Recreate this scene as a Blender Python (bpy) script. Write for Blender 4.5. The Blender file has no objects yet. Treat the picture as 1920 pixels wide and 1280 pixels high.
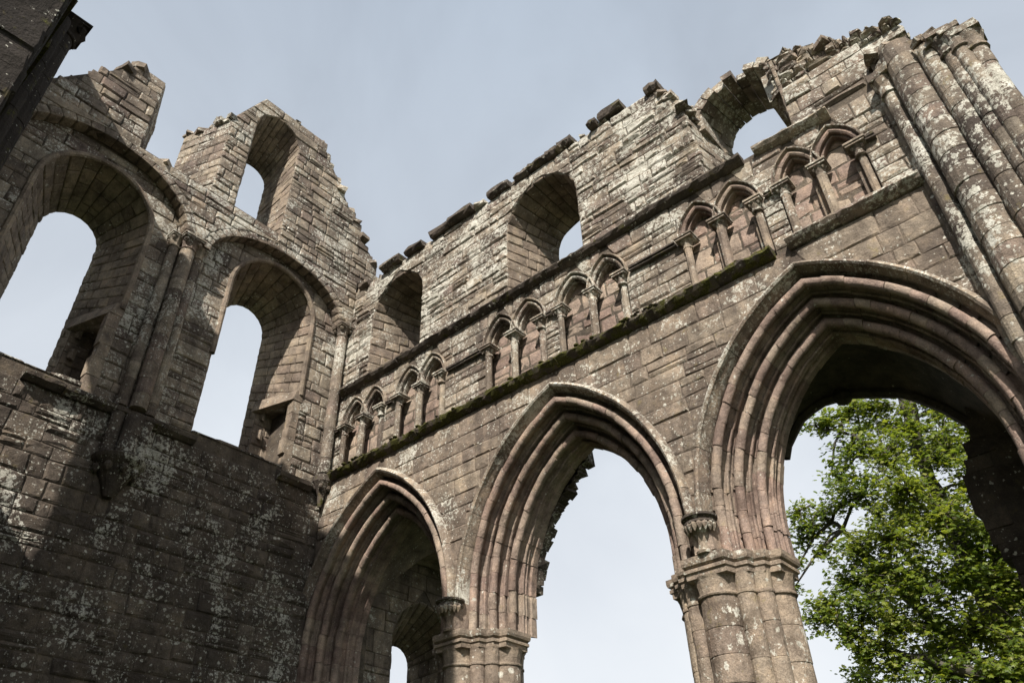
import bpy, math, random
from mathutils import Vector, Matrix, noise
V = Vector
# ------------------------------------------------------------------ camera, sky, sun, exposure
scn = bpy.context.scene
col = scn.collection
CAM = V((10.71, -7.37, 1.6))
ROT = Matrix(((0.75451902, 0.41123075, 0.51145901),
              (0.65576952, -0.44174553, -0.61223134),
              (-0.02583362, 0.79733943, -0.602978)))
cd = bpy.data.cameras.new('camera'); cam = bpy.data.objects.new('camera', cd); col.objects.link(cam)
cam.matrix_world = Matrix.Translation(CAM) @ ROT.to_4x4()
cd.sensor_width = 36; cd.sensor_fit = 'HORIZONTAL'; cd.lens = 26.82; cd.clip_end = 5000; cd.clip_start = .05
scn.camera = cam
SUN_AZ, SUN_EL = 28.0, 42.0          # azimuth from -Y toward +X
a, e = math.radians(SUN_AZ), math.radians(SUN_EL)
SUNV = V((math.sin(a)*math.cos(e), -math.cos(a)*math.cos(e), math.sin(e)))
w = bpy.data.worlds.new('World'); scn.world = w; w.use_nodes = True
nt = w.node_tree; bg = nt.nodes['Background']
sky = nt.nodes.new('ShaderNodeTexSky'); sky.sky_type = 'NISHITA'; sky.sun_disc = False
sky.sun_elevation = e; sky.sun_rotation = math.atan2(SUNV.x, SUNV.y)
sky.dust_density = 3.0; sky.air_density = 1.0; sky.ozone_density = 1.5
hs = nt.nodes.new('ShaderNodeHueSaturation'); hs.inputs['Saturation'].default_value = .42
nt.links.new(sky.outputs[0], hs.inputs['Color'])
tc = nt.nodes.new('ShaderNodeTexCoord')
cn = nt.nodes.new('ShaderNodeTexNoise'); cn.inputs['Scale'].default_value = 2.4; cn.inputs['Detail'].default_value = 6; cn.inputs['Distortion'].default_value = .6
cr = nt.nodes.new('ShaderNodeMapRange'); cr.inputs['From Min'].default_value = .35; cr.inputs['From Max'].default_value = .75
cr.inputs['To Min'].default_value = .58; cr.inputs['To Max'].default_value = 1.
nt.links.new(tc.outputs['Generated'], cn.inputs['Vector']); nt.links.new(cn.outputs[0], cr.inputs['Value'])
sp = nt.nodes.new('ShaderNodeSeparateXYZ'); nt.links.new(tc.outputs['Generated'], sp.inputs[0])
hz = nt.nodes.new('ShaderNodeValToRGB'); el_ = hz.color_ramp.elements          # hazy cirrus veil: whiter toward the horizon
el_[0].position = .0; el_[0].color = (.97, .98, .985, 1); el_[1].position = 1.; el_[1].color = (.44, .525, .64, 1)
k_ = el_.new(.45); k_.color = (.775, .825, .885, 1)
nt.links.new(sp.outputs[2], hz.inputs[0])
hv = nt.nodes.new('ShaderNodeVectorMath'); hv.operation = 'SCALE'; hv.inputs['Scale'].default_value = 6.8
nt.links.new(hz.outputs[0], hv.inputs[0])
mx = nt.nodes.new('ShaderNodeMix'); mx.data_type = 'RGBA'
nt.links.new(cr.outputs[0], mx.inputs['Factor']); nt.links.new(hs.outputs[0], mx.inputs['A']); nt.links.new(hv.outputs[0], mx.inputs['B'])
nt.links.new(mx.outputs['Result'], bg.inputs['Color']); bg.inputs['Strength'].default_value = .097
sd = bpy.data.lights.new('sun', 'SUN'); sd.energy = 5.0; sd.angle = math.radians(.55); sd.color = (1, .94, .845)
so = bpy.data.objects.new('sun', sd); col.objects.link(so); so.rotation_euler = SUNV.to_track_quat('Z', 'Y').to_euler()
so.location = (5, -20, 30)
vs = scn.view_settings; vs.view_transform = 'Standard'; vs.look = 'None'; vs.exposure = .70; vs.gamma = 1
R = random.Random(7)

# ------------------------------------------------------------------ materials
def nodes(name):
    m = bpy.data.materials.new(name); m.use_nodes = True
    return m, m.node_tree, m.node_tree.nodes['Principled BSDF']
def N(t, kind, **kw):
    n = t.nodes.new(kind)
    for k, v in kw.items():
        if k in n.inputs: n.inputs[k].default_value = v
        else: setattr(n, k, v)
    return n
def ramp(t, fac, stops, interp='LINEAR'):
    r = t.nodes.new('ShaderNodeValToRGB'); r.color_ramp.interpolation = interp
    els = r.color_ramp.elements
    while len(els) < len(stops): els.new(.5)
    for el, (p, c) in zip(els, stops):
        el.position = p; el.color = (c[0], c[1], c[2], 1) if len(c) == 3 else c
    t.links.new(fac, r.inputs[0]); return r.outputs[0]
def mix(t, f, A, B, mode='MIX'):
    m = t.nodes.new('ShaderNodeMix'); m.data_type = 'RGBA'; m.blend_type = mode
    for nm, x in (('Factor', f), ('A', A), ('B', B)):
        if hasattr(x, 'links'): t.links.new(x, m.inputs[nm])
        else: m.inputs[nm].default_value = x if nm == 'Factor' else (x[0], x[1], x[2], 1)
    return m.outputs['Result']
def math_(t, op, A, B=None):
    m = t.nodes.new('ShaderNodeMath'); m.operation = op
    for i, x in enumerate((A, B)):
        if x is None: continue
        if hasattr(x, 'links'): t.links.new(x, m.inputs[i])
        else: m.inputs[i].default_value = x
    return m.outputs[0]
def stone_mat(name, palette, lichen=.5, grime=.5, moss=0., spot=15., yellow=.2):
    m, t, b = nodes(name)
    geo = N(t, 'ShaderNodeNewGeometry'); pos = geo.outputs['Position']
    at = N(t, 'ShaderNodeAttribute', attribute_name='rnd').outputs['Fac']
    def noise_(scale, detail=3, rough=.6, vec=pos, dist=0.):
        n = N(t, 'ShaderNodeTexNoise', Scale=scale, Detail=detail, Roughness=rough, Distortion=dist)
        t.links.new(vec, n.inputs['Vector']); return n
    base = ramp(t, at, palette)
    na = noise_(6., 4, .68)
    base = mix(t, .8, base, ramp(t, na.outputs[0], [(.3, (.45, .43, .42)), (.5, (.95, .95, .95)), (.72, (1.4, 1.34, 1.26))]), 'MULTIPLY')
    nl = noise_(1.7, 4, .62, pos, .6)
    base = mix(t, .8, base, ramp(t, nl.outputs[0], [(.33, (.58, .55, .53)), (.5, (1, 1, 1)), (.68, (1.28, 1.24, 1.16))]), 'MULTIPLY')
    n2 = noise_(60., 3, .75)
    base = mix(t, .6, base, ramp(t, n2.outputs[0], [(.32, (.5, .5, .5)), (.68, (1.4, 1.4, 1.4))]), 'MULTIPLY')
    # dark weathering with streaks running down
    sv = N(t, 'ShaderNodeVectorMath', operation='MULTIPLY'); t.links.new(pos, sv.inputs[0]); sv.inputs[1].default_value = (1.7, 1.7, .45)
    g = noise_(1.3, 5, .68, sv.outputs[0], .4)
    gm = ramp(t, g.outputs[0], [(.62 - .28*grime, (0, 0, 0)), (.78 - .2*grime, (1, 1, 1))])
    base = mix(t, math_(t, 'MULTIPLY', gm, .6), base, (.046, .038, .034))
    if yellow:
        gc = N(t, 'ShaderNodeSeparateColor'); t.links.new(na.outputs['Color'], gc.inputs[0])
        base = mix(t, math_(t, 'MULTIPLY', ramp(t, gc.outputs[2], [(.62, (0, 0, 0)), (.70, (1, 1, 1))]), yellow), base, (.22, .18, .06))
    if lichen > 0:
        # crusts and round rosettes of pale lichen, gathered in patches
        patch = noise_(1.15, 5, .66, pos, .5)
        crust = noise_(spot*1.15, 5, .76)
        pm = math_(t, 'MULTIPLY', math_(t, 'SUBTRACT', patch.outputs[0], .5), .9)
        e_ = math_(t, 'ADD', math_(t, 'ADD', crust.outputs[0], pm), -(.80 - .25*lichen))
        k1 = N(t, 'ShaderNodeMapRange'); k1.inputs['From Min'].default_value = 0; k1.inputs['From Max'].default_value = .025; t.links.new(e_, k1.inputs['Value'])
        pv = N(t, 'ShaderNodeVectorMath', operation='MULTIPLY_ADD'); t.links.new(crust.outputs['Color'], pv.inputs[0]); pv.inputs[1].default_value = (.07, .07, .07); t.links.new(pos, pv.inputs[2])
        ks = []
        for sc_, th_ in ((spot*.95, .76), (spot*2.1, .72)):
            vo = N(t, 'ShaderNodeTexVoronoi', Scale=sc_); vo.feature = 'F1'; t.links.new(pv.outputs[0], vo.inputs['Vector'])
            cl = N(t, 'ShaderNodeSeparateColor'); t.links.new(vo.outputs['Color'], cl.inputs[0])
            rad = math_(t, 'ADD', math_(t, 'MULTIPLY', math_(t, 'MULTIPLY', cl.outputs[0], cl.outputs[1]), th_), math_(t, 'ADD', pm, -.40 + .28*lichen))
            k2 = N(t, 'ShaderNodeMapRange'); k2.inputs['From Min'].default_value = 0; k2.inputs['From Max'].default_value = .06
            t.links.new(math_(t, 'SUBTRACT', rad, vo.outputs['Distance']), k2.inputs['Value']); ks.append(k2)
        k2 = N(t, 'ShaderNodeMath', operation='MAXIMUM'); t.links.new(ks[0].outputs[0], k2.inputs[0]); t.links.new(ks[1].outputs[0], k2.inputs[1])
        h = math_(t, 'MAXIMUM', k1.outputs[0], k2.outputs[0])
        h = math_(t, 'MULTIPLY', h, ramp(t, n2.outputs[0], [(.34, (.25, .25, .25)), (.52, (1, 1, 1))]))
        lc = ramp(t, na.outputs[0], [(.3, (.32, .305, .255)), (.5, (.49, .475, .415)), (.7, (.66, .65, .59))])
        base = mix(t, math_(t, 'MULTIPLY', h, .92), base, lc)
    if moss > 0:
        mm = ramp(t, na.outputs[0], [(.66 - .3*moss, (0, 0, 0)), (.76 - .3*moss, (1, 1, 1))])
        base = mix(t, mm, base, ramp(t, n2.outputs[0], [(.3, (.018, .019, .008)), (.52, (.055, .054, .014)), (.7, (.14, .13, .03))]))
    t.links.new(base, b.inputs['Base Color'])
    b.inputs['Roughness'].default_value = .93; b.inputs['Specular IOR Level'].default_value = .18
    hb = noise_(24., 5, .74)
    bp = N(t, 'ShaderNodeBump', Strength=1., Distance=.022); t.links.new(hb.outputs[0], bp.inputs['Height'])
    t.links.new(bp.outputs[0], b.inputs['Normal'])
    return m
BROWN = [(0, (0.1226, 0.0990, 0.0823)), (.25, (0.1820, 0.1490, 0.1213)), (.5, (0.2465, 0.2061, 0.1657)), (.75, (0.3068, 0.2618, 0.2074)), (.9, (0.2131, 0.1702, 0.1396)), (1, (0.1718, 0.1336, 0.1154))]
PINK = [(0, (0.2245, 0.1655, 0.1405)), (.35, (0.2832, 0.2139, 0.1800)), (.65, (0.3224, 0.2634, 0.2126)), (1, (0.2491, 0.1806, 0.1533))]
WARM = [(0, (0.1973, 0.1579, 0.1270)), (.35, (0.2559, 0.2076, 0.1643)), (.65, (0.2969, 0.2453, 0.1917)), (1, (0.2149, 0.1692, 0.1381))]
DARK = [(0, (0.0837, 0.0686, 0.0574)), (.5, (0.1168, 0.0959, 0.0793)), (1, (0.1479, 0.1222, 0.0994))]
SHADE_BLACK = [(0, (0.0150, 0.0125, 0.0105)), (.5, (0.0225, 0.0185, 0.0155)), (1, (0.0300, 0.0250, 0.0210))]  # near-black tones that put the upper-left wall's shade into its colour
M = {}
M['cler'] = stone_mat('lichened_ashlar', BROWN, lichen=1.15, grime=.55, spot=15.)
M['trif'] = stone_mat('lichened_sandstone', BROWN, lichen=0.95, grime=.4, spot=18.)
M['span'] = stone_mat('spandrel_sandstone', WARM, lichen=0.74, grime=.85, spot=15., yellow=.3)
M['panel'] = stone_mat('pink_sandstone', PINK, lichen=.25, grime=.1, spot=18.)
M['mould'] = stone_mat('moulded_red_sandstone', PINK, lichen=.18, grime=.35, spot=22.)
M['hood'] = stone_mat('weathered_moulding', WARM, lichen=1, grime=.45, spot=20.)
M['pier'] = stone_mat('pier_sandstone', WARM, lichen=0.6, grime=.25, spot=11., yellow=.35)
M['shaft'] = stone_mat('lichened_shaft', BROWN, lichen=0.9, grime=.8, spot=12., yellow=.35)
M['end'] = stone_mat('shade_toned_ashlar', DARK, lichen=0.88, grime=.55, spot=15.)  # lower end wall: shade painted in as a darker stone than above
M['west'] = stone_mat('grimed_shade_ashlar', SHADE_BLACK, lichen=.3, grime=1., spot=15., moss=.2)  # grime over a base colour already darkened for shade
M['gable'] = stone_mat('gable_ashlar', BROWN, lichen=0.92, grime=.5, spot=18.)
M['jamb'] = stone_mat('jamb_ashlar', WARM, lichen=.40, grime=.5, spot=18., yellow=.3)
M['string'] = stone_mat('grimy_string_course', DARK, lichen=.5, grime=1., moss=.25, spot=20.)
M['moss'] = stone_mat('mossy_string_course', DARK, lichen=.35, grime=.8, moss=.8, spot=20.)
M['rubble'] = stone_mat('rubble_core', BROWN, lichen=1, grime=.5, spot=14.)
M['vault'] = stone_mat('shade_dimmed_vault_stone', [(0, (.06, .049, .041)), (1, (.10, .082, .068))], lichen=.1, grime=.6)  # near chapel's gloom is partly painted into this dark stone colour
M['mortar'] = stone_mat('mortar', [(0, (.10, .083, .066)), (1, (.14, .115, .092))], lichen=.3, grime=.6)
M['mortar_pale'] = stone_mat('pale_mortar', [(0, (.13, .105, .085)), (1, (.17, .135, .108))], lichen=.3, grime=.6)

# ------------------------------------------------------------------ object helpers
def tag(o, label=None, cat=None, group=None, kind=None):
    for k, v in (('label', label), ('category', cat), ('group', group), ('kind', kind)):
        if v: o[k] = v
    return o
def thing(name, label, cat, loc=(0, 0, 0), group=None):
    o = bpy.data.objects.new(name, None); col.objects.link(o); o.location = loc
    o.empty_display_size = .3
    return tag(o, label, cat, group)
def link(name, me, mat, parent):
    if mat is not None and not me.materials: me.materials.append(mat)
    o = bpy.data.objects.new(name, me); col.objects.link(o)
    if parent is not None:
        o.parent = parent
        q, p = V(), parent
        while p is not None: q += p.location; p = p.parent
        o.location = -q if o.location.length == 0 else o.location
    return o
def mk(name, vs_, fs, mat, parent, rnd=None, smooth=False):
    me = bpy.data.meshes.new(name)
    me.from_pydata([tuple(v) for v in vs_], [], fs)
    at = me.attributes.new('rnd', 'FLOAT', 'POINT')
    if rnd is None: rnd = R.random()
    at.data.foreach_set('value', rnd if isinstance(rnd, list) else [rnd]*len(vs_))
    if smooth:
        me.polygons.foreach_set('use_smooth', [True]*len(fs)); me.set_sharp_from_angle(angle=.75)
    me.update()
    return link(name, me, mat, parent)
class MB:
    def __init__(s): s.v = []; s.f = []; s.r = []
    def add(s, v, f, r=None):
        o = len(s.v); s.v += v; s.f += [tuple(i+o for i in q) for q in f]; s.r += [R.random() if r is None else r]*len(v)
    def box(s, lo, hi, jit=0):
        p = [V((x, y, z)) + V((R.uniform(-jit, jit), R.uniform(-jit, jit), R.uniform(-jit, jit))) for z in (lo[2], hi[2]) for y in (lo[1], hi[1]) for x in (lo[0], hi[0])]
        s.add(p, [(0, 2, 3, 1), (4, 5, 7, 6), (0, 1, 5, 4), (2, 6, 7, 3), (0, 4, 6, 2), (1, 3, 7, 5)])
    def lathe(s, c, prof, n=14, ry=1.):
        v = []; f = []
        for r, z in prof:
            for k in range(n):
                q = 2*math.pi*k/n; v.append(V((c[0] + r*math.cos(q), c[1] + r*ry*math.sin(q), c[2] + z)))
        for i in range(len(prof)-1):
            for k in range(n):
                f.append((i*n+k, i*n+(k+1) % n, (i+1)*n+(k+1) % n, (i+1)*n+k))
        f.append(tuple(range(n))[::-1]); f.append(tuple((len(prof)-1)*n+k for k in range(n)))
        s.add(v, f)
    def tube(s, pts, rad, n=7):
        v = []; f = []
        for i, p in enumerate(pts):
            d = (pts[min(i+1, len(pts)-1)] - pts[max(i-1, 0)]).normalized()
            x = d.orthogonal().normalized(); y = d.cross(x)
            for k in range(n):
                q = 2*math.pi*k/n; v.append(p + (x*math.cos(q) + y*math.sin(q))*rad[i])
        for i in range(len(pts)-1):
            for k in range(n): f.append((i*n+k, i*n+(k+1) % n, (i+1)*n+(k+1) % n, (i+1)*n+k))
        s.add(v, f)
    def build(s, name, mat, parent, smooth=False):
        return mk(name, s.v, s.f, mat, parent, s.r, smooth)

# one dressed stone on a four-cornered patch (rounded arrises, uneven face)
def stone_geo(q, n, gap=.006, proud=.010, bev=.020, depth=.055, rough=.006):
    n = n.normalized(); c = (q[0]+q[1]+q[2]+q[3])/4
    if (q[1]-q[0]+q[2]-q[3]).cross(q[3]-q[0]+q[2]-q[1]).dot(n) < 0: q = [q[1], q[0], q[3], q[2]]
    w_ = max(.02, ((q[1]-q[0]).length + (q[2]-q[3]).length)/2); h_ = max(.02, ((q[3]-q[0]).length + (q[2]-q[1]).length)/2)
    def bl(s, t): return (q[0]*(1-s)+q[1]*s)*(1-t) + (q[3]*(1-s)+q[2]*s)*t
    st = [(0, 0), (.5, 0), (1, 0), (1, .5), (1, 1), (.5, 1), (0, 1), (0, .5)]
    def ring(ins, cor, hgt, j):
        out = []
        for s, t in st:
            k = ins + (cor if s != .5 and t != .5 else 0) + R.uniform(-j, j)
            ks, kt = min(.4, k/w_), min(.4, k/h_)
            if s == .5: s = .5 + R.uniform(-.15, .15)
            elif t == .5: t = .5 + R.uniform(-.15, .15)
            out.append(bl(min(max(s, ks), 1-ks), min(max(t, kt), 1-kt)) + n*(hgt + R.uniform(-j, j)*.8))
        return out
    pr = proud*R.uniform(-.3, 1.3)
    v = ring(gap*.5, 0, -depth, 0) + ring(gap, .004, -.006, .002) + ring(gap+bev*R.uniform(.6, 1.4), .008, pr, rough)
    v.append(bl(.5+R.uniform(-.2, .2), .5+R.uniform(-.2, .2)) + n*(pr + R.uniform(-.2, 1.)*rough*1.6))
    f = []
    for i in range(2):
        for k in range(8): f.append((i*8+k, i*8+(k+1) % 8, (i+1)*8+(k+1) % 8, (i+1)*8+k))
    for k in range(8): f.append((16+k, 16+(k+1) % 8, 24))
    return v, f, w_*h_, c
class Stones:
    """collects the stones of one kind on one thing; the 300 that show largest become parts, the rest one stuff part"""
    def __init__(s, name, parent): s.n = name; s.p = parent; s.l = []
    def add(s, q, n, mat, **kw):
        g = stone_geo([V(x) for x in q], V(n), **kw)
        if g[2] < .0012: return
        s.l.append((g[2]/((g[3]-CAM).length**2), g[0], g[1], mat, R.random()))
    def place(s, limit=300):
        s.l.sort(key=lambda x: -x[0])
        for _, v, f, m, r in s.l[:limit]: mk(s.n, v, f, M[m], s.p, r)
        rest = s.l[limit:]
        if rest:
            mb = MB(); mats = sorted({x[3] for x in rest}); ids = []
            for _, v, f, m, r in rest: mb.add(v, f, r); ids += [mats.index(m)]*len(f)
            o = mb.build(s.n, None, s.p)
            for m in mats: o.data.materials.append(M[m])
            o.data.polygons.foreach_set('material_index', ids); o['kind'] = 'stuff'

# regions of a wall in (u, z): outline and holes per height
class Hole:
    def __init__(s, z0, z1, fn): s.z0 = z0; s.z1 = z1; s.fn = fn
    def at(s, z): return s.fn(min(max(z, s.z0), s.z1))
def spans(L, Rr, holes, z, z0, z1):
    act = sorted([h.at(z) for h in holes if h.z0 < z1-1e-4 and h.z1 > z0+1e-4])
    e_ = [L(z)]
    for a_, b_ in act: e_ += [a_, b_]
    e_.append(Rr(z)); return [(e_[i], e_[i+1]) for i in range(0, len(e_), 2)]
def rows(L, Rr, holes, z0, z1):
    sb, st = spans(L, Rr, holes, z0+1e-4, z0, z1), spans(L, Rr, holes, z1-1e-4, z0, z1)
    lo, hi = L((z0+z1)/2), Rr((z0+z1)/2)
    for (a0, b0), (a1, b1) in zip(sb, st):
        a0, b0, a1, b1 = [min(max(x, min(L(z0), L(z1))), max(Rr(z0), Rr(z1))) for x in (a0, b0, a1, b1)]
        if b0 < a0: a0 = b0 = (a0+b0)/2
        if b1 < a1: a1 = b1 = (a1+b1)/2
        if b0-a0 < .03 and b1-a1 < .03: continue
        yield a0, b0, a1, b1
def courses(z0, z1, h, jit=.25):
    n = max(1, round((z1-z0)/h)); ws = [1+R.uniform(-jit, jit) for _ in range(n)]; s = sum(ws); z = z0; out = [z0]
    for x in ws: z += x/s*(z1-z0); out.append(z)
    out[-1] = z1; return out
def wav(u, z): return .020*noise.noise((u*1.7+z*3.1, z*5.3, 2.7)) + .010*noise.noise((u*5.1, z*9.7, 8.1))
def fill(st, P, n, L, Rr, holes, z0, z1, h, ln, mat, rag=(0, 0), split=.13, top=None, **kw):
    """lay coursed stones with wavering beds; P(u, z) gives the point on the wall face"""
    cs = courses(z0, z1, h, .32)
    for ci, (c0, c1) in enumerate(zip(cs, cs[1:])):
        rw = list(rows(L, Rr, holes, c0, c1))
        for ri, (a0, b0, a1, b1) in enumerate(rw):
            if rag[0] and ri == 0: a0 = a1 = max(a0, a1)-R.uniform(-.3, 1)*rag[0]
            if rag[1] and ri == len(rw)-1: b0 = b1 = min(b0, b1)+R.uniform(-.3, 1)*rag[1]
            lo, hi = max(a0, a1), min(b0, b1); cuts = []
            u = min(a0, a1) + R.uniform(.3, 1.1)*ln
            while u < max(b0, b1) - .3*ln:
                if lo+.06 < u < hi-.06: cuts.append(u)
                u += ln*R.choice((R.uniform(.45, .8), R.uniform(.8, 1.2), R.uniform(1.1, 1.8)))
            bs = [a0]+cuts+[b0]; ts = [a1]+[c+R.uniform(-.02, .02) for c in cuts]+[b1]
            w0 = 0 if ci == 0 else 1; w1 = 0 if c1 == z1 else 1
            def pt(u, z, k): return P(u, z+k*wav(u, z))
            for i in range(len(bs)-1):
                q = [pt(bs[i], c0, w0), pt(bs[i+1], c0, w0), pt(ts[i+1], c1, w1), pt(ts[i], c1, w1)]
                if R.random() < split and c1-c0 > .16:
                    k = R.uniform(.35, .65); l_, r_ = q[0].lerp(q[3], k), q[1].lerp(q[2], k)
                    st.add([q[0], q[1], r_, l_], n, mat, **kw); st.add([l_, r_, q[2], q[3]], n, mat, **kw)
                else: st.add(q, n, mat, **kw)
def core(mb, Q, L, Rr, holes, z0, z1, d0, d1, step=.08):
    """solid rows behind the stones; Q(u, z, d) with depth d into the wall"""
    n = max(1, math.ceil((z1-z0)/step)); zs = [z0+(z1-z0)*i/n for i in range(n+1)]
    for c0, c1 in zip(zs, zs[1:]):
        for a0, b0, a1, b1 in rows(L, Rr, holes, c0, c1):
            v = [V(Q(u, z, d)) for d in (d0, d1) for u, z in ((a0, c0), (b0, c0), (b1, c1), (a1, c1))]
            mb.add(v, [(0, 1, 2, 3), (7, 6, 5, 4), (0, 4, 5, 1), (3, 2, 6, 7), (0, 3, 7, 4), (1, 5, 6, 2)], .5)
def K(c): return lambda z: c
def round_hole(uc, hw, zb, zs, rise=None):
    rise = hw if rise is None else rise
    def fn(z):
        k = hw if z <= zs else hw*math.sqrt(max(0, 1-((z-zs)/rise)**2)); return (uc-k, uc+k)
    return Hole(zb, zs+rise, fn)
def outline(uc, hw, zb, zs, rise, step=.22, na=11, n=None):
    n = n or max(1, round((zs-zb)/step)); pts = [(uc-hw, zb+(zs-zb)*i/n) for i in range(n)]
    pts += [(uc-hw*math.cos(math.pi*i/na), zs+rise*math.sin(math.pi*i/na)) for i in range(na+1)]
    return pts + [(uc+hw, zs-(zs-zb)*i/n) for i in range(1, n+1)]
def reveal(st, mb, A, B, mat, centre, nd=3, skip=None, **kw):
    """stones lining an opening between the outline A on the face and the outline B behind"""
    if len(A) != len(B): raise ValueError('outlines differ')
    sn = []
    for i in range(len(A)-1):
        c = (A[i]+A[i+1]+B[i]+B[i+1])/4; n = (B[i]-A[i]).cross(A[i+1]-A[i]).normalized(); sn.append(n if n.dot(V(centre(c))-c) > 0 else -n)
    vn = [(sn[max(0, i-1)]+sn[min(i, len(sn)-1)]).normalized() for i in range(len(A))]
    for i in range(len(A)-1):
        ts = [0]+sorted(min(.92, max(.08, (k+1+(.5 if i % 2 else 0))/(nd+.5)+R.uniform(-.08, .08))) for k in range(nd-(1 if i % 2 else 0)))+[1]
        ts = [0]+[x for j, x in enumerate(ts[1:-1]) if j == 0 or x-ts[j] > .1]+[1]
        for t0, t1 in zip(ts, ts[1:]):
            q = [A[i].lerp(B[i], t0), A[i].lerp(B[i], t1), A[i+1].lerp(B[i+1], t1), A[i+1].lerp(B[i+1], t0)]
            c = (q[0]+q[1]+q[2]+q[3])/4; n = (q[1]-q[0]).cross(q[3]-q[0]).normalized()
            tgt = V(centre(c)); n = n if n.dot(tgt-c) > 0 else -n
            if skip and skip(i, (t0+t1)/2, c): continue
            st.add(q, n, mat, **kw)
            ws_ = (vn[i], vn[i], vn[i+1], vn[i+1]); mb.add([p-k*.014 for p, k in zip(q, ws_)], [(0, 1, 2, 3)], .5)

# ------------------------------------------------------------------ arch sweeps
def arch_pt(ax, zs, c, Rr, zb, side, d, y, s):
    r = Rr-d
    if s < 0: return V((ax+side*(r-c), y, zs+s))          # stilted part, s is the drop below the springing
    th = s*math.acos(min(1, c/r)); return V((ax+side*(r*math.cos(th)-c), y, zs+r*math.sin(th)))
def sweep_piece(ax, zs, c, Rr, side, prof, ss, jit=.004):
    v = []; f = []; n = len(prof); od = R.uniform(-jit, jit); oy = R.uniform(-jit, jit)
    for s in ss:
        for d, y in prof: v.append(arch_pt(ax, zs, c, Rr, 0, side, d+od, y+oy, s))
    for i in range(len(ss)-1):
        for k in range(n-1):
            q = (i*n+k, i*n+k+1, (i+1)*n+k+1, (i+1)*n+k); f.append(q if side < 0 else q[::-1])
    a_ = tuple(range(n)); f.append(a_); f.append(tuple((len(ss)-1)*n+k for k in range(n)))
    return v, f
def roll(cd_, cy, r, p0=-110, p1=130, n=8):
    out = []
    for i in range(n):
        p = math.radians(p0+(p1-p0)*i/(n-1)); out.append((cd_+r*math.sin(p), cy-r*math.cos(p)))
    return out
def swept(parent, name, ax, zs, c, Rr, prof, drop, nv, mat, sides=(-1, 1), sub=2, jit=.004, broken=None):
    for side in sides:
        L_ = (drop + Rr*math.acos(min(1, c/Rr))); n = nv
        cuts = sorted(min(.985, max(.015, (i+R.uniform(-.18, .18))/n)) for i in range(1, n)); cuts = [0]+cuts+[1]
        for a_, b_ in zip(cuts, cuts[1:]):
            if broken and broken(side, (a_+b_)/2): continue
            def S(x):
                l = x*L_ - drop
                return l if l < 0 else l/(L_-drop)
            g = .003/L_ if a_ > 0 else 0; g2 = .003/L_ if b_ < 1 else 0
            xs = [a_+g+(b_-g2-a_-g)*k/sub for k in range(sub+1)]
            z0 = drop/L_
            if drop and any(p < z0-.002 < q for p, q in zip(xs, xs[1:])): xs = sorted(xs+[z0])
            v, f = sweep_piece(ax, zs, c, Rr, side, prof, [S(x) for x in xs], jit)
            mk(name, v, f, mat, parent, R.random(), True)

# ================================================================== SETTING
gm, t, b = nodes('grass_ground')
n = N(t, 'ShaderNodeTexNoise', Scale=3., Detail=8.)
t.links.new(ramp(t, n.outputs[0], [(.3, (.03, .045, .012)), (.7, (.075, .10, .03))]), b.inputs['Base Color']); b.inputs['Roughness'].default_value = .95
tag(mk('ground', [V((-1500, -1500, 0)), V((1500, -1500, 0)), V((1500, 1500, 0)), V((-1500, 1500, 0))], [(0, 1, 2, 3)], gm, None), kind='structure')

# ================================================================== ARCADE WALL (plane y = 0, room at y < 0)
TH = 1.3; TA = .88; PY = .43
AX = (1.60, 5.31, 9.0); ZS, CC, RH = 5.0, 1.077, 2.907; ZB = 4.59
PX = (3.47, 7.21)
AW = thing('pointed_arcade', 'long sunlit sandstone wall with three tall pointed arches, blind arcading and clerestory windows', 'wall', (5.3, .6, 4.6))
face = Stones('ashlar_block', AW); jamb = Stones('jamb_stone', AW); panel = Stones('panel_stone', AW)
PA = lambda u, z: V((u, 0, z)); QA = lambda u, z, d: (u, d, z); NA = V((0, -1, 0))
def arch_hole(ax, d):
    r = RH-d; top = ZS+math.sqrt(r*r-CC*CC)
    def fn(z):
        k = r-CC if z < ZS else math.sqrt(max(0, r*r-(z-ZS)**2))-CC
        return (ax-max(k, 0), ax+max(k, 0))
    return Hole(3., top, fn)
ah = [arch_hole(x, .05) for x in AX]
cm = MB()
XE = 10.62
cs_ = MB(); core(cs_, QA, K(0), K(XE), ah, ZB, 7.99, .010, TA, .06); cs_.build('wall_core', M['mortar_pale'], AW)
fill(face, PA, NA, K(0.), K(XE), ah, ZB, 7.93, .25, .44, 'span', proud=.008, bev=.013, gap=.003, rough=.007, split=.08)
# triforium
BAYS = [((.42, .98, 1.52), (1.90, 2.48, 3.04)), ((4.03, 4.62, 5.2), (5.5, 6.13, 6.7)), ((7.69, 8.24, 8.8), (9.1, 9.62, 10.15))]
pairs = [p for bay in BAYS for p in bay]
NZ0, NZ1 = 8.08, 8.975
hrect = [Hole(NZ0, NZ1, (lambda z, p=p: (p[0]-.02, p[2]+.02))) for p in pairs]
def small_arch(x0, x1):
    ax = (x0+x1)/2; hw = (x1-x0)/2; rise = .47; r = (hw*hw+rise*rise)/(2*hw); return ax, hw, r-hw, r
harch = []
for p in pairs:
    for x0, x1 in ((p[0], p[1]), (p[1], p[2])):
        ax, hw, c, r = small_arch(x0, x1)
        harch.append(Hole(NZ1, NZ1+.47, (lambda z, ax=ax, c=c, r=r: (ax-(math.sqrt(max(0, r*r-(z-NZ1)**2))-c), ax+(math.sqrt(max(0, r*r-(z-NZ1)**2))-c)))))
core(cm, QA, K(0), K(XE), hrect, 7.99, NZ1, .014, .20, 1.1)
core(cm, QA, K(0), K(XE), harch, NZ1, 9.80, .014, .20, .04)
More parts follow.
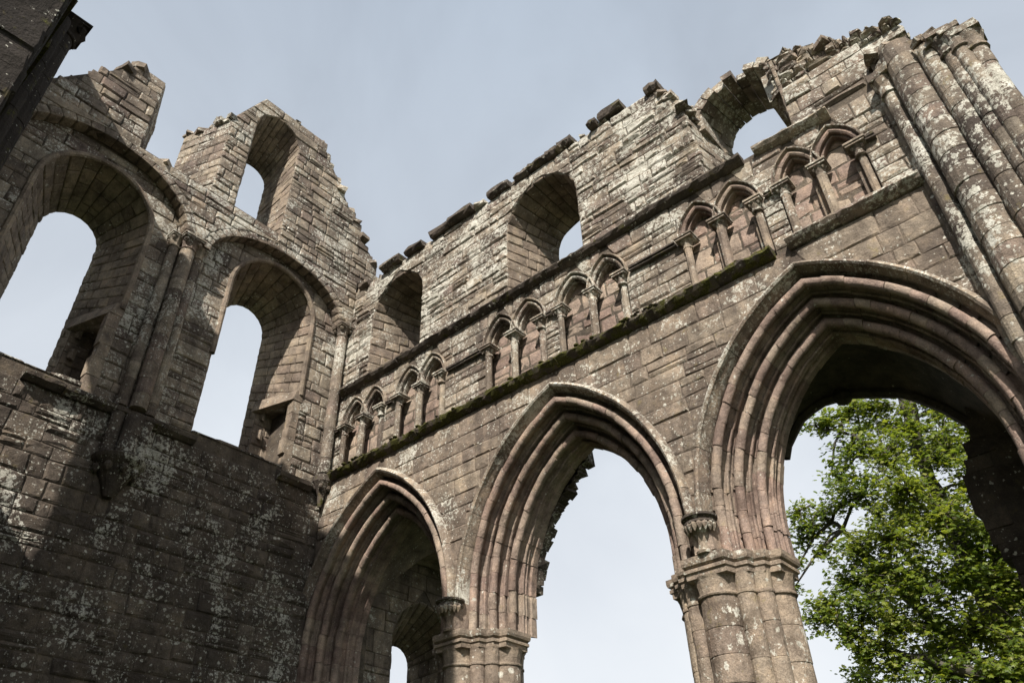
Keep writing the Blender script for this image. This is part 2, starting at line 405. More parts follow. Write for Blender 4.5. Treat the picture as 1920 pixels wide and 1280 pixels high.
core(cm, QA, K(0), K(XE), [], 7.99, 9.80, .184, TH, .5)
fill(face, PA, NA, K(0), K(XE), hrect, 8.05, NZ1, .2, .42, 'trif')
fill(face, PA, NA, K(0), K(XE), [Hole(h.z0, h.z1+.13, (lambda z, h=h: (h.at(z-.08)[0]-.03, h.at(z-.08)[1]+.03))) for h in harch], NZ1, 9.72, .22, .40, 'trif')
PN = lambda u, z: V((u, .17, z))
for p in pairs:
    fill(panel, PN, NA, K(p[0]-.05), K(p[2]+.05), [], 8.02, 9.5, .24, .36, 'panel', proud=.008)
# clerestory
WIN = [(1.64, .72), (5.28, .77)]
CW = [round_hole(x, hw, 9.8, 11.30) for x, hw in WIN]
def topR(z): return 8.15 if z < 11.45 else 8.15-(z-11.45)*.40
core(cm, QA, K(0), topR, CW, 9.80, 12.40, .014, TH, .06)
fill(face, PA, NA, K(0), topR, CW, 9.82, 12.40, .185, .38, 'cler', proud=.018, rough=.012, rag=(0, .10))
for x, hw in WIN:
    A = [V((u, 0, z)) for u, z in outline(x, hw, 9.82, 11.30, hw, n=7)]; B = [V((u, 1.2, z)) for u, z in outline(x, hw*.66, 9.9, 11.42, hw*.72, n=7)]
    reveal(jamb, cm, A, B, 'jamb', lambda c, x=x: (x, c.y, 11.1), 3)
# third clerestory window: front of its arch has fallen, a ring survives deeper in the wall
def RR(z): return XE if z < 10.9 else XE-(z-10.9)*.35
def RL(z): return 9.52 if z < 10.4 else (9.52+.12*(z-10.4))
core(cm, QA, RL, K(XE), [], 9.80, 10.60, .014, TH, .1)
fill(face, PA, NA, RL, K(XE), [], 9.84, 10.66, .19, .38, 'cler', proud=.02, rough=.014)
zz = courses(9.82, 11.35, .2)
A = [V((8.15, 0, z)) for z in zz]; B = [V((8.36, 1.2, z)) for z in zz]
reveal(jamb, cm, A, B, 'cler', lambda c: (8.9, c.y, c.z), 3)
A = [V((9.52, .0, z)) for z in zz]; B = [V((9.36, 1.2, z)) for z in zz]
reveal(jamb, cm, A, B, 'jamb', lambda c: (8.9, c.y, c.z), 3)
cm.build('wall_core', M['mortar'], AW)
na = 13
for i in range(na):
    t0, t1 = math.pi*i/na, math.pi*(i+1)/na
    for k, (y0, y1) in enumerate(((.36+R.uniform(-.14, .1), .62), (.624, .95), (.954, 1.28))):
        ro = R.uniform(.10, .2) if k == 0 else R.uniform(.08, .26); mb = MB(); pts = []; jr = R.uniform(-.012, .03)
        for yy in (y0, y1):
            w_ = (yy-.4)/.88; rr = .68-.16*w_+jr; zc_ = 11.22+.24*w_
            for th, q in ((t0+.008, rr), (t1-.008, rr), (t1-.008, rr+ro), (t0+.008, rr+ro)):
                pts.append(V((8.85-q*math.cos(th), yy, zc_+q*math.sin(th))))
        mb.add(pts, [(0, 1, 2, 3), (7, 6, 5, 4), (0, 4, 5, 1), (3, 2, 6, 7), (0, 3, 7, 4), (1, 5, 6, 2)])
        mb.build('broken_arch_stone', M['rubble'], AW)
mb = MB(); core(mb, QA, K(9.3), K(9.75), [], 10.9, 11.5, .3, 1.28, .1); core(mb, QA, K(8.0), K(8.3), [], 11.2, 11.55, .3, 1.28, .1); mb.build('rubble_core', M['rubble'], AW)

# ---- rubble along the broken top
def lump(mb, c, s, flat=.6):
    ax = V((R.uniform(-.25, .25), R.uniform(-.25, .25), 1)).normalized(); rot = ax.to_track_quat('Z', 'Y').to_matrix() @ Matrix.Rotation(R.uniform(0, 6.3), 3, 'Z')
    p = []
    for z in (-.5, .5):
        for x, y in ((-.5, -.5), (0, -.55), (.5, -.5), (.5, .5), (0, .55), (-.5, .5)):
            k = R.uniform(.7, 1.1); p.append(V(c) + rot @ V((x*s*k*1.4, y*s*k, z*s*flat*R.uniform(.7, 1.2))))
    mb.add(p, [(5, 4, 3, 2, 1, 0), (6, 7, 8, 9, 10, 11)]+[(k, (k+1) % 6, 6+(k+1) % 6, 6+k) for k in range(6)])
def mR(z): return 11.3-(z-10.4)*.6 if z < 10.83 else (11.04-(z-10.83)*3.0 if z < 11.0 else 10.53-(z-11.0)*1.6)
def mL(z): return 9.50 if z < 10.9 else 9.50-(z-10.9)*.25
rub = Stones('rubble_stone', AW)
mb = MB(); core(mb, QA, lambda z: mL(z)+.05, lambda z: min(mR(z), 11.2)-.05, [], 10.5, 11.42, .12, 1.25, .1); mb.build('rubble_core', M['rubble'], AW)
fill(rub, lambda u, z: V((u, .07+.05*noise.noise((u*3, z*3, 1))+.05*noise.noise((u*9, z*9, 4)), z)), NA, mL, mR, [], 10.66, 11.46, .10, .20, 'rubble', rag=(.06, .12), proud=.05, rough=.025, bev=.03, gap=.008)
rub.place()
for i in range(46):
    z = R.uniform(10.6, 11.44); x = R.uniform(mR(z)-.18, mR(z)+.02) if R.random() < .75 else mL(z)+R.uniform(-.05, .1); mb = MB()
    lump(mb, (x, R.uniform(.1, .9), z), R.uniform(.12, .22), R.uniform(.3, .5)); mb.build('rubble_stone', M['rubble'], AW)
for i in range(60):
    x = R.choice((R.uniform(7.75, 8.2), R.uniform(0.1, 7.8))); mb = MB()
    z = 12.40 if x < 7.78 else 12.3-(x-7.78)*2.3
    lump(mb, (x, R.uniform(-.02, .2), z+.03), R.uniform(.10, .22), .4); mb.build('rubble_stone', M['rubble'], AW)
# ---- coping slabs overhanging the top
for x0, x1, z in ((.43, .74, 12.36), (1.15, 1.72, 12.42), (1.88, 2.36, 12.42), (2.6, 3.1, 12.42), (3.12, 3.75, 12.43), (4.14, 4.66, 12.44), (4.80, 5.12, 12.42), (5.14, 5.55, 12.44), (5.57, 5.78, 12.43), (5.8, 6.12, 12.47), (6.5, 6.66, 12.42), (6.7, 7.17, 12.48), (7.62, 7.88, 12.36)):
    mb = MB(); nx = 4; v = []
    pr = R.uniform(.10, .17)
    for i in range(nx+1):
        x = x0+(x1-x0)*i/nx; j = lambda s=.018: R.uniform(-s, s)
        v += [V((x+j(), .35, z-.05)), V((x+j(), -pr+.05+j(), z-.05+j(.01))), V((x+j(), -pr+j(), z+.0+j(.01))), V((x+j(), -pr+.01+j(), z+.09+j())), V((x, .35, z+.12+j()))]
    f = [(i*5+k, i*5+(k+1) % 5, (i+1)*5+(k+1) % 5, (i+1)*5+k) for i in range(nx) for k in range(5)] + [(4, 3, 2, 1, 0), tuple(nx*5+k for k in range(5))]
    mb.add(v, f); mb.build('coping_stone', M['string'], AW)

# ---- string courses
def string_course(x0, x1, z, h, pr, mat, ln=.75, name='string_course_stone', sag=.012, droop=0, moss=0):
    x = x0
    while x < x1-.05:
        xe = min(x1, x+ln*R.uniform(.7, 1.4)); oz = R.uniform(-sag, sag); oy = R.uniform(-.012, .012); n = max(3, round((xe-x)/.09)); v = []
        for i in range(n+1):
            u = x+.003+(xe-x-.006)*i/n; j = lambda s=.008+moss*.010: R.uniform(-s, s); zz_ = z+oz+droop*(u-x0)
            v += [V((u, .03, zz_-h/2)), V((u, -.03+j(), zz_-h/2+j())), V((u, -pr*.75+oy+j(), zz_-h*.25+j())), V((u, -pr+oy+j(), zz_+h*.05+j())), V((u, -pr+oy+j()+.01, zz_+h*.28+j())), V((u, -.02, zz_+h/2+j())), V((u, .03, zz_+h/2))]
        f = [(i*7+k, i*7+(k+1) % 7, (i+1)*7+(k+1) % 7, (i+1)*7+k) for i in range(n) for k in range(7)] + [tuple(range(7))[::-1], tuple(n*7+k for k in range(7))]
        mk(name, v, f, mat, AW, R.random()); x = xe
string_course(.12, 8.8, 8.0, .15, .15, M['moss'], moss=1)
string_course(8.98, 10.56, 8.012, .15, .15, M['trif'])
string_course(.25, 8.78, 9.77, .14, .14, M['string'], .9, moss=.5)
string_course(8.95, 9.98, 9.76, .13, .15, M['trif'], 1.2, droop=-.06)
mb = MB()
for i in range(150):                                   # cushions of moss on the lower string
    x = R.choice((R.uniform(.3, 3.0), R.uniform(3., 8.4), R.uniform(6.6, 7.2)))
    c = V((x, R.uniform(-.14, -.03), 8.06+R.uniform(-.035, .02))); s = R.uniform(.015, .045)
    mb.lathe(c, [(s*.7, -s*.5), (s*1.3, 0), (s, s*.5), (s*.4, s*.75)], 6)
tag(mb.build('moss', M['moss'], AW, True), kind='stuff')

# ---- great arches: hood and three moulded orders
hood = [(0, .03), (-.005, -.05), (.02, -.11), (.055, -.13), (.08, -.11), (.085, -.05), (.115, -.01), (.12, .10)]
def order(d0, y0, dr, yr, r, d1, y1):
    """hollow, roll, quirk and fillet of one moulded order"""
    return ([(d0, y0), (d0+.025, y0+.05), (dr-r*1.5, yr+.095), (dr-r*.85, yr+.085)] + roll(dr, yr, r, -130, 135, 11) +
            [(dr+r*.25, yr+r+.03), (dr-r*.15, yr+r+.065), (dr+r*.2, yr+r+.09)] + roll(dr+r*.85, yr+r+.115, .019, -90, 90, 5) + [(d1-.015, y1-.02), (d1, y1)])
o1 = order(.105, .075, .235, .03, .056, .30, .285)
o2 = order(.275, .255, .40, .235, .055, .465, .49)
o3 = order(.44, .46, .56, .44, .054, .62, .67) + [(.60, .69), (.60, .75), (.625, .77), (.62, TA)]
BACK = [(.08, .20), (.2, .32), (.255, .40), (.36, .5), (.425, .58), (.52, .72), (.575, .8), (.575, TA-.01)]
for i, ax in enumerate(AX):
    mbk = MB()
    for sd_ in (-1, 1): mbk.add(*sweep_piece(ax, ZS, CC, RH, sd_, BACK, [-.4, .0]+[q/14 for q in range(1, 15)], 0)[:2], .5)
    mbk.f = [q for q in mbk.f if len(q) == 4]
    arc = mbk.build('arch', M['mortar'], AW)
    arc['label'] = ('pointed arch of three roll-moulded orders beside the corner', 'middle pointed arch of three roll-moulded orders', 'nearest pointed arch of three roll-moulded orders')[i]
    dr = ZS-ZB
    only = None if i else (lambda s, x: False)
    swept(arc, 'hood_mould', ax, ZS, CC, RH, hood, 0 if i == 0 else .05, 8, M['hood'], sub=3)
    swept(arc, 'voussoir', ax, ZS, CC, RH, o1, dr, 14, M['mould'], jit=.008)
    swept(arc, 'voussoir', ax, ZS, CC, RH, o2, dr, 14, M['mould'], jit=.008)
    swept(arc, 'voussoir', ax, ZS, CC, RH, o3, dr, 13, M['mould'], jit=.009)

# ---- blind arcading
def capital(parent, x, y, z, r, h, ab, mat, name='capital', n=8):
    mb = MB()
    mb.lathe((x, y, z), [(r*1.22, -.012), (r*1.3, .0), (r*1.22, .012), (r, .02), (r*1.05, h*.4), (r*1.35, h*.75), (r*1.75, h)], n)
    for k in range(4):
        q = math.pi/4+k*math.pi/2; mb.lathe((x+r*1.45*math.cos(q), y+r*1.45*math.sin(q), z+h*.8), [(.004, -r*.5), (r*.42, -r*.1), (r*.35, r*.25), (.01, r*.4)], 6)
    mb.box((x-ab, y-ab, z+h), (x+ab, y+ab, z+h+.03)); mb.box((x-ab-.015, y-ab-.015, z+h+.033), (x+ab+.015, y+ab+.015, z+h+.062))
    return mb.build(name, mat, parent)
def shaft_mesh(x, y, z0, z1, r, n=10, dr=.34):
    mb = MB(); zs = courses(z0, z1, dr, .2); prof = []
    for a_, b_ in zip(zs, zs[1:]): prof += [(r*.93, a_), (r, a_+.006), (r*R.uniform(.985, 1.01), (a_+b_)/2), (r, b_-.006), (r*.93, b_)]
    mb.lathe((x, y, 0), prof, n); return mb
for k, p in enumerate(pairs):
    bk = MB(); bk.box((p[0]-.03, .173, 8.0), (p[2]+.03, .181, 9.52))
    niche = bk.build('blind_niche_pair', M['mortar'], AW)
    for j, x in enumerate(p):
        o = -.045 if j == 2 else (.045 if j == 0 else 0)
        shaft_mesh(x+o, -.02 if j != 2 else .02, 8.075, 8.785, (.062 if j == 1 else .052)*R.uniform(.92, 1.08), 8, R.uniform(.35, .6)).build('shaft', M['trif' if k < 4 else 'pier'], niche, False)
        if j: shaft_mesh(x-.115+o*.3, .10, 8.075, 8.785, .030, 8, .5).build('shaft', M['trif' if k < 4 else 'pier'], niche, False)
        capital(niche, x+o, -.005, 8.785, .058, .13, R.uniform(.10, .125), M['trif'])
    for x0, x1 in ((p[0], p[1]), (p[1], p[2])):
        ax, hw, c, r = small_arch(x0, x1)
        swept(niche, 'hood_mould', ax, NZ1, c, r+.075, [(0, .02), (-.004, -.04), (.010, -.062), (.024, -.056), (.03, -.02), (.034, .01)], 0, 2, M['hood'], sub=4, jit=.003)
        swept(niche, 'arch_moulding', ax, NZ1, c, r+.042, [(-.005, .02), (.0, -.012)] + roll(.04, .008, .03, -80, 110, 5) + [(.062, .06)] + roll(.075, .075, .022, -80, 110, 4) + [(.085, .12), (.085, .18)], 0, 2, M['mould' if k > 3 else 'trif'], sub=5, jit=.003)
imp = [(0.02, .33), (3.16, 3.92), (6.82, 7.58), (1.64, 1.78), (5.30, 5.40), (8.90, 9.0), (10.22, 10.34)]
for x0, x1 in imp:
    mb = MB(); x = x0
    while x < x1-.02:
        xe = min(x1, x+R.uniform(.35, .55)); mb.box((x+.002, -.07+R.uniform(-.006, .006), 8.915), (xe-.002, .03, 8.945), .004); mb.box((x+.002, -.09, 8.948), (xe-.002, .03, 8.977), .005); x = xe
    mb.build('impost_band', M['string'], AW)
face.place(); jamb.place(); panel.place()

# ================================================================== CLUSTERED PIERS
def drums(parent, x, y, z0, z1, r, mat, n=14, h=.30, ry=1., name='shaft_drum', nudge=.004, jd=.975):
    zs = courses(z0, z1, h, .2)
    for a_, b_ in zip(zs, zs[1:]):
        mb = MB(); k = r*R.uniform(.985, 1.012)
        mb.lathe((x+R.uniform(-nudge, nudge), y+R.uniform(-nudge, nudge), 0), [(k*jd, a_+.001), (k, a_+.007), (k*R.uniform(.99, 1.01), (a_+b_)/2), (k, b_-.007), (k*jd, b_-.001)], n, ry)
        mb.build(name, mat, parent, False)
AB = [(-.30, -.79), (.30, -.79), (.345, -.60), (.51, -.575), (.535, -.435), (.665, -.41), (.69, -.30), (.83, -.28)]
ABP = AB[1:] + [(x, -y) for x, y in AB[1:][::-1]]
ABP = ABP + [(-x, y) for x, y in ABP[::-1]]
PK = .83
ABP = [(x*PK, y*PK) for x, y in ABP]
def slab(mb, cx, cy, poly, tiers):
    n = len(poly); v = []
    for k, z in tiers: v += [V((cx+x*k, cy+y*k, z)) for x, y in poly]
    f = [(i*n+j, i*n+(j+1) % n, (i+1)*n+(j+1) % n, (i+1)*n+j) for i in range(len(tiers)-1) for j in range(n)]
    f += [tuple(range(n))[::-1], tuple((len(tiers)-1)*n+j for j in range(n))]
    mb.add(v, f)
SH = [(0, -.47, .25), (.345, -.435, .118), (.50, -.285, .118), (.53, 0, .235), (-.345, -.435, .118), (-.50, -.285, .118), (-.53, 0, .235),
      (.50, .285, .118), (.345, .435, .118), (0, .47, .25), (-.50, .285, .118), (-.345, .435, .118)]
SH = [(x*PK, y*PK, r*PK) for x, y, r in SH]
def pier(px, label, clip=None):
    T = thing('clustered_pier', label, 'pier', (px, PY, 0), 'clustered piers of the arcade')
    mb = MB(); slab(mb, px, PY, ABP, [(.93, 4.48), (.985, 4.50), (1, 4.53), (1, 4.58)]); mb.build('abacus', M['pier'], T)
    mb = MB(); slab(mb, px, PY, ABP, [(.90, 4.36), (.925, 4.365), (.93, 4.42), (.965, 4.43), (.965, 4.465), (.92, 4.478)]); mb.build('capital_block', M['pier'], T)
    mb = MB(); mb.lathe((px, PY, 0), [(.38, 0), (.38, 4.4)], 16); mb.build('pier_core', M['mortar'], T)
    for x, y, r in SH:
        if clip and not clip(x, y): continue
        mb = MB(); mb.lathe((px+x, PY+y, 0), [(r*1.0, 4.19), (r*1.02, 4.25), (r*1.12, 4.34), (r*1.2, 4.375)], 16); mb.build('bell', M['pier'], T)
        mb = MB(); mb.lathe((px+x, PY+y, 0), [(r, 4.16), (r*1.09, 4.165), (r*1.12, 4.18), (r*1.09, 4.195), (r, 4.2)], 16); mb.build('necking', M['pier'], T, True)
        drums(T, px+x, PY+y, .5, 4.165, r, M['pier'], 18, .30)
    mb = MB(); slab(mb, px, PY, [(x*1.1, y*1.1) for x, y in ABP], [(1.08, 0), (1.08, .3), (1., .36), (1, .5)]); mb.build('base', M['pier'], T)
    return T
pier(PX[0], 'clustered sandstone pier between the corner arch and the middle arch, half in shade')
pier(PX[1], 'sunlit clustered sandstone pier between the middle arch and the nearest arch')
pier(-.26, 'shaded clustered respond at the dark corner, left foot of the corner arch', lambda x, y: x > .1)
def corbel(x, label):
    T = thing('carved_corbel', label, 'corbel', (x, -.2, 4.6), 'carved corbels above the piers')
    mb = MB(); mb.lathe((x, -.19, 4.58), [(.085, 0), (.09, .025), (.06, .05), (.055, .12), (.075, .2), (.115, .27), (.15, .30)], 14); mb.build('stem', M['pier'], T)
    mb = MB(); mb.lathe((x, -.19, 4.58), [(.14, .285), (.175, .31), (.17, .335), (.15, .345), (.165, .36), (.195, .375), (.195, .40), (.15, .415)], 18); mb.build('rim', M['string'], T)
    for k in range(9):
        q = math.pi*(1+k/8); mb = MB(); mb.lathe((x+.145*math.cos(q), -.19+.145*math.sin(q), 4.865), [(.006, -.07), (.028, -.03), (.04, .0), (.028, .03), (.01, .04)], 7); mb.build('carved_leaf', M['pier'], T)
    mb = MB(); mb.box((x-.11, -.2, 4.60), (x+.11, .05, 4.97), .01); mb.build('back_block', M['mould'], T)
corbel(3.50, 'shaded cup-shaped carved corbel above the half-shaded pier'); corbel(7.25, 'sunlit cup-shaped carved corbel above the sunlit pier')

# ================================================================== CROSSING PIER (right edge)
CP = thing('crossing_pier', 'tall cluster of lichened shafts rising to a broken top at the right', 'pier', (11.1, .3, 0))
mb = MB(); core(mb, QA, K(10.63), lambda z: 11.35 - max(0, z-9.2)*.55, [], 0, 10.2, -.14, TH+.3, .4)
core(mb, QA, K(10.95), K(11.5), [], 0, 9.5, -.35, 0, .5); mb.build('pier_core', M['mortar'], CP)
for x, y, r, zt in ((10.58, .02, .055, 9.45), (10.67, -.13, .092, 9.30), (10.94, -.22, .205, 9.85), (11.20, -.36, .13, 9.4), (11.36, -.44, .095, 9.05), (11.46, -.50, .085, 8.98), (11.57, -.45, .105, 8.88)):
    drums(CP, x, y, .2, zt, r*.93, M['shaft'], 16, .24 if r > .12 else .29, nudge=.007, jd=.968)
for x, y, r, z in ((10.67, -.13, .092, 9.30), (11.36, -.44, .095, 9.05), (11.46, -.50, .085, 8.98), (11.57, -.45, .105, 8.88)):
    mb = MB(); mb.lathe((x, y, z), [(r, -.01), (r*1.2, 0), (r*1.2, .025), (r, .04), (r*1.1, .15), (r*1.45, .24), (r*1.5, .26)], 12)
    mb.box((x-r*1.4, y-r*1.4, z+.265), (x+r*1.3, y+r*1.6, z+.36), .025); mb.build('capital', M['shaft'], CP)
for i in range(90):
    x = R.uniform(10.62, 11.5); zt = 10.25-(x-10.6)*.95; mb = MB()
    lump(mb, (x, R.uniform(-.22, .5) if x < 11.15 else R.uniform(-.48, .1), zt+R.uniform(-.5, .02)), R.uniform(.12, .22), .45); mb.build('rubble_stone', M['rubble'], CP)

# ================================================================== END WALL (plane x = 0, room at x > 0)
EW = thing('gable_end', 'shaded end wall with two tall round-headed windows and a broken gable above', 'wall', (-.6, -3.5, 0))
ef = Stones('ashlar_block', EW); ej = Stones('jamb_stone', EW); ev = Stones('voussoir', EW)
PE = lambda u, z: V((0, u, z)); QE = lambda u, z, d: (-d, u, z); NE_ = V((1, 0, 0))
PG = lambda u, z: V((.25, u, z)); QG = lambda u, z, d: (.25-d, u, z)
em = MB()
core(em, QE, K(-8.3), K(1.3), [], 0, 7.95, .014, 1.2, 1.)
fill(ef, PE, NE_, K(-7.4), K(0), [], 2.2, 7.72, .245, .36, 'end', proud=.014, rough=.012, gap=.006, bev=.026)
EWIN = [(-5.17, .95), (-1.70, .93)]
EH = [round_hole(y, hw, 7.95, 11.2) for y, hw in EWIN]
core(em, QE, K(-8.3), K(1.3), EH, 7.95, 12.5, .014, 1.2, .06)
# mural-passage doorways in the right-hand jambs are cut out of the stones below
fill(ef, PE, NE_, K(-7.2), K(0), EH, 7.80, 12.45, .24, .40, 'gable', proud=.012)
for wi, (y, hw) in enumerate(EWIN):
    A = [V((0, u, z)) for u, z in outline(y, hw, 7.98, 11.2, hw, n=14)]
    B = [V((-1.2, u, z)) for u, z in outline(y+.06, .48, 8.6, 11.25, .52, n=14)]
    rb = MB()
    def sk(i, tt, c, y=y): return c.y > y+.3 and c.z < 9.32 and .12 < tt < .72
    reveal(ej, em, A, B, 'jamb', lambda c, y=y: (c.x, y, 10.9), 4, skip=sk, gap=.004, bev=.012)
    # sloping sill
    q = [A[0], A[-1], B[-1], B[0]]; nn = 4
    for k in range(nn):
        for s in range(2):
            qa = [q[0].lerp(q[1], k/nn), q[0].lerp(q[1], (k+1)/nn), q[3].lerp(q[2], (k+1)/nn), q[3].lerp(q[2], k/nn)]
            qq = [qa[0].lerp(qa[3], s/2), qa[1].lerp(qa[2], s/2), qa[1].lerp(qa[2], (s+1)/2), qa[0].lerp(qa[3], (s+1)/2)]
            ej.add(qq, V((.5, 0, 1)), 'end', proud=.03); em.add([p-V((0, 0, .02)) for p in qq], [(0, 1, 2, 3)], .5)
    # passage recess behind the jamb
    yr = y+hw
    pm = MB(); pm.add([V((-.14, yr-.14, 7.98)), V((-.14, yr+.75, 7.98)), V((-.14, yr+.75, 9.36)), V((-.14, yr-.14, 9.36)), V((-.86, yr-.36, 7.98)), V((-.86, yr+.75, 7.98)), V((-.86, yr+.75, 9.36)), V((-.86, yr-.36, 9.36))],
        [(0, 1, 2, 3), (5, 4, 7, 6), (1, 5, 6, 2), (3, 2, 6, 7), (0, 4, 5, 1)], .4)
    pr_ = pm.build('wall_passage', M['mortar'], EW)
    cs = courses(8.0, 9.34, .24)
    for c0, c1 in zip(cs, cs[1:]):
        u = yr-.36
        while u < yr+.6:
            un = u+R.uniform(.22, .42); ej.add([V((-.85, u, c0)), V((-.85, un, c0)), V((-.85, un, c1)), V((-.85, u, c1))], NE_, 'jamb'); u = un
    mb = MB(); mb.add([V((.02, yr-.16, 9.36)), V((.02, yr+.04, 9.36)), V((.02, yr+.04, 9.56)), V((.02, yr-.10, 9.58)), V((-.9, yr-.44, 9.34)), V((-.9, yr+.4, 9.34)), V((-.9, yr+.4, 9.56)), V((-.9, yr-.40, 9.58))],
        [(0, 1, 2, 3), (7, 6, 5, 4), (0, 4, 5, 1), (3, 2, 6, 7), (0, 3, 7, 4), (1, 5, 6, 2)]); mb.build('lintel', M['jamb'], EW)
    cs = courses(7.9, 9.36, .27)                         # outer cheek of the doorway, dressed blocks standing into the opening
    for c0, c1 in zip(cs, cs[1:]):
        mb = MB(); k = R.uniform(.13, .19); mb.box((-.16, yr-k, c0+.004), (.012, yr+.02, c1-.004), .006); mb.build('cheek_block', M['jamb'], EW)
    # edge roll round the opening
    pts = [V((.0, u, z)) for u, z in outline(y, hw-.005, 9.5, 11.2, hw-.005, .35, 16)]
    for i in range(len(pts)-1):
        mb = MB(); d = (pts[i+1]-pts[i])*.01; mb.tube([pts[i]+d, pts[i].lerp(pts[i+1], .5), pts[i+1]-d], [.052, .055, .052], 8); mb.build('edge_roll', M['jamb'], EW, True)
# wall ribs: the wall above stands forward on flat arches
EL = [(-5.30, 1.58, 11.35, 1.15), (-1.78, 1.47, 11.35, .93)]
RH_ = [round_hole(y, a_, 11.3, zs, rr) for y, a_, zs, rr in EL]
core(em, QG, K(-7.3), K(0.0), RH_, 11.42, 12.68, .014, .26, .05)
RHo = [round_hole(y, a_+.16, 11.3, zs, rr+.16) for y, a_, zs, rr in EL]
fill(ef, PG, NE_, K(-7.0), K(0), RHo, 11.47, 12.66, .21, .38, 'gable', proud=.014)
for y, a_, zs, rr in EL:
    n_ = 22
    for i in range(n_):
        t0, t1 = math.pi*i/n_, math.pi*(i+1)/n_
        f_ = lambda th, k, x: V((x, y-(a_+k)*math.cos(th), zs+(rr+k)*math.sin(th)))
        ev.add([f_(t0, 0, .25), f_(t1, 0, .25), f_(t1, .17, .25), f_(t0, .17, .25)], NE_, 'gable', proud=.008)
        nn_ = V((0, math.cos((t0+t1)/2), -math.sin((t0+t1)/2)))
        ev.add([f_(t0, 0, .255), f_(t1, 0, .255), f_(t1, 0, .0), f_(t0, 0, .0)], nn_, 'jamb', proud=.006)
# broken gable
core(em, QG, lambda z: -6.75+(z-12.66)*.70, K(-4.94), [], 12.66, 14.5, .014, 1.15, .21)
fill(ef, PG, NE_, lambda z: -6.72+(z-12.66)*.70, K(-4.94), [], 12.66, 14.55, .20, .36, 'gable', proud=.016, rag=(.20, 0))
def gL(z): return -3.55 if z < 14.9 else -3.55+(z-14.9)*.46
def gR(z): return .50 if z < 13.28 else .50-(z-13.28)*.678
GH = round_hole(-2.52, .52, 12.5, 15.3)
core(em, QG, gL, lambda z: gR(z)-.06, [GH], 12.66, 16.0, .014, 1.15, .10)
fill(ef, PG, NE_, gL, gR, [GH], 12.66, 16.12, .20, .36, 'gable', proud=.016, rag=(0, .20))
A = [V((.25, u, z)) for u, z in outline(-2.52, .52, 12.6, 15.3, .53, n=12)]; B = [V((-.8, u, z)) for u, z in outline(-2.48, .40, 12.7, 14.75, .40, n=12)]
reveal(ej, em, A, B, 'jamb', lambda c: (c.x, -2.5, 14.3), 3, gap=.004, bev=.012)
zz = courses(12.66, 14.85, .21)
reveal(ej, em, [V((.25, -3.55, z)) for z in zz], [V((-.9, -3.97, z)) for z in zz], 'gable', lambda c: (c.x, -6, c.z), 4)
zz = courses(12.66, 14.5, .21)
reveal(ej, em, [V((.25, -4.94, z)) for z in zz], [V((-.9, -4.56, z)) for z in zz], 'gable', lambda c: (c.x, 0, c.z), 4)
for i in range(26):
    w_ = R.random(); mb = MB(); lump(mb, V((.22, -3.58, 14.86)).lerp(V((-.9, -3.95, 14.84)), w_)+V((0, R.uniform(0, .2), R.uniform(-.05, .05))), R.uniform(.10, .2), .5); mb.build('rubble_stone', M['rubble'], EW)
for i in range(70):                                     # ragged stones along the broken edges
    k = R.random(); mb = MB()
    if k < .5: z = R.uniform(13.3, 16.1); c = (R.uniform(-.6, .22), gR(z)+R.uniform(-.06, .04), z)
    elif k < .7: c = (R.uniform(-.7, .2), R.uniform(-3.0, -1.3), 16.12)
    elif k < .85: z = R.uniform(12.7, 14.5); c = (R.uniform(-.7, .2), -6.72+(z-12.66)*.70, z+.04)
    else: c = (R.uniform(-.8, .2), R.uniform(-4.9, -3.6), 12.68)
    lump(mb, c, R.uniform(.12, .22), .6); mb.build('rubble_stone', M['rubble'], EW)
em.build('wall_core', M['mortar'], EW)
ef.place(); ej.place(); ev.place()
# string below the windows, vault shafts, corbels
y = -7.2
while y < -.3:
    ye = min(-.3, y+R.uniform(.5, .9))
    if not (-2.7 < (y+ye)/2 < -.95) and not (y < -5.4):
        v = []; n_ = 5
        for i in range(n_+1):
            u = y+.003+(ye-y-.006)*i/n_; j = lambda: R.uniform(-.01, .01)
            v += [V((-.02, u, 7.70)), V((.06+j(), u, 7.70+j())), V((.14+j(), u, 7.76+j())), V((.15+j(), u, 7.82+j())), V((.02, u, 7.90+j())), V((-.02, u, 7.9))]
        f = [(i*6+k, (i+1)*6+k, (i+1)*6+(k+1) % 6, i*6+(k+1) % 6) for i in range(n_) for k in range(6)] + [tuple(range(6)), tuple(n_*6+k for k in range(6))[::-1]]
        mk('string_course_stone', v, f, M['string'], EW, R.random())
    y = ye
for x, y, r in ((.16, -3.58, .125), (.08, -3.80, .085), (.08, -3.36, .085)):
    drums(EW, x, y, 7.85, 11.12, r, M['gable'], 14, .25); capital(EW, x, y, 11.12, r*.95, .2, r*1.5, M['gable'])
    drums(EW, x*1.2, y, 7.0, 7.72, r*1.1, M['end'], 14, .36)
mb = MB(); mb.lathe((.06, -3.58, 0), [(.06, 6.45), (.12, 6.56), (.16, 6.66), (.27, 6.86), (.36, 6.95), (.38, 7.0), (.33, 7.03)], 14); mb.build('corbel', M['end'], EW)
for k in range(5):
    q = -math.pi/2+math.pi*k/4; mb = MB(); mb.lathe((.06+.27*math.cos(q), -3.58+.27*math.sin(q), 6.83), [(.01, -.08), (.045, -.04), (.06, 0), (.04, .05), (.01, .06)], 8); mb.build('carved_knob', M['end'], EW)
drums(EW, .15, -.14, 8.06, 11.14, .105, M['gable'], 14, .30); capital(EW, .15, -.14, 11.14, .10, .2, .16, M['gable'])
mb = MB(); mb.lathe((.10, -.10, 0), [(.03, 7.45), (.05, 7.55), (.06, 7.66), (.11, 7.78), (.16, 7.86), (.19, 7.9), (.19, 8.0), (.12, 8.06)], 12); mb.build('corbel', M['string'], EW)
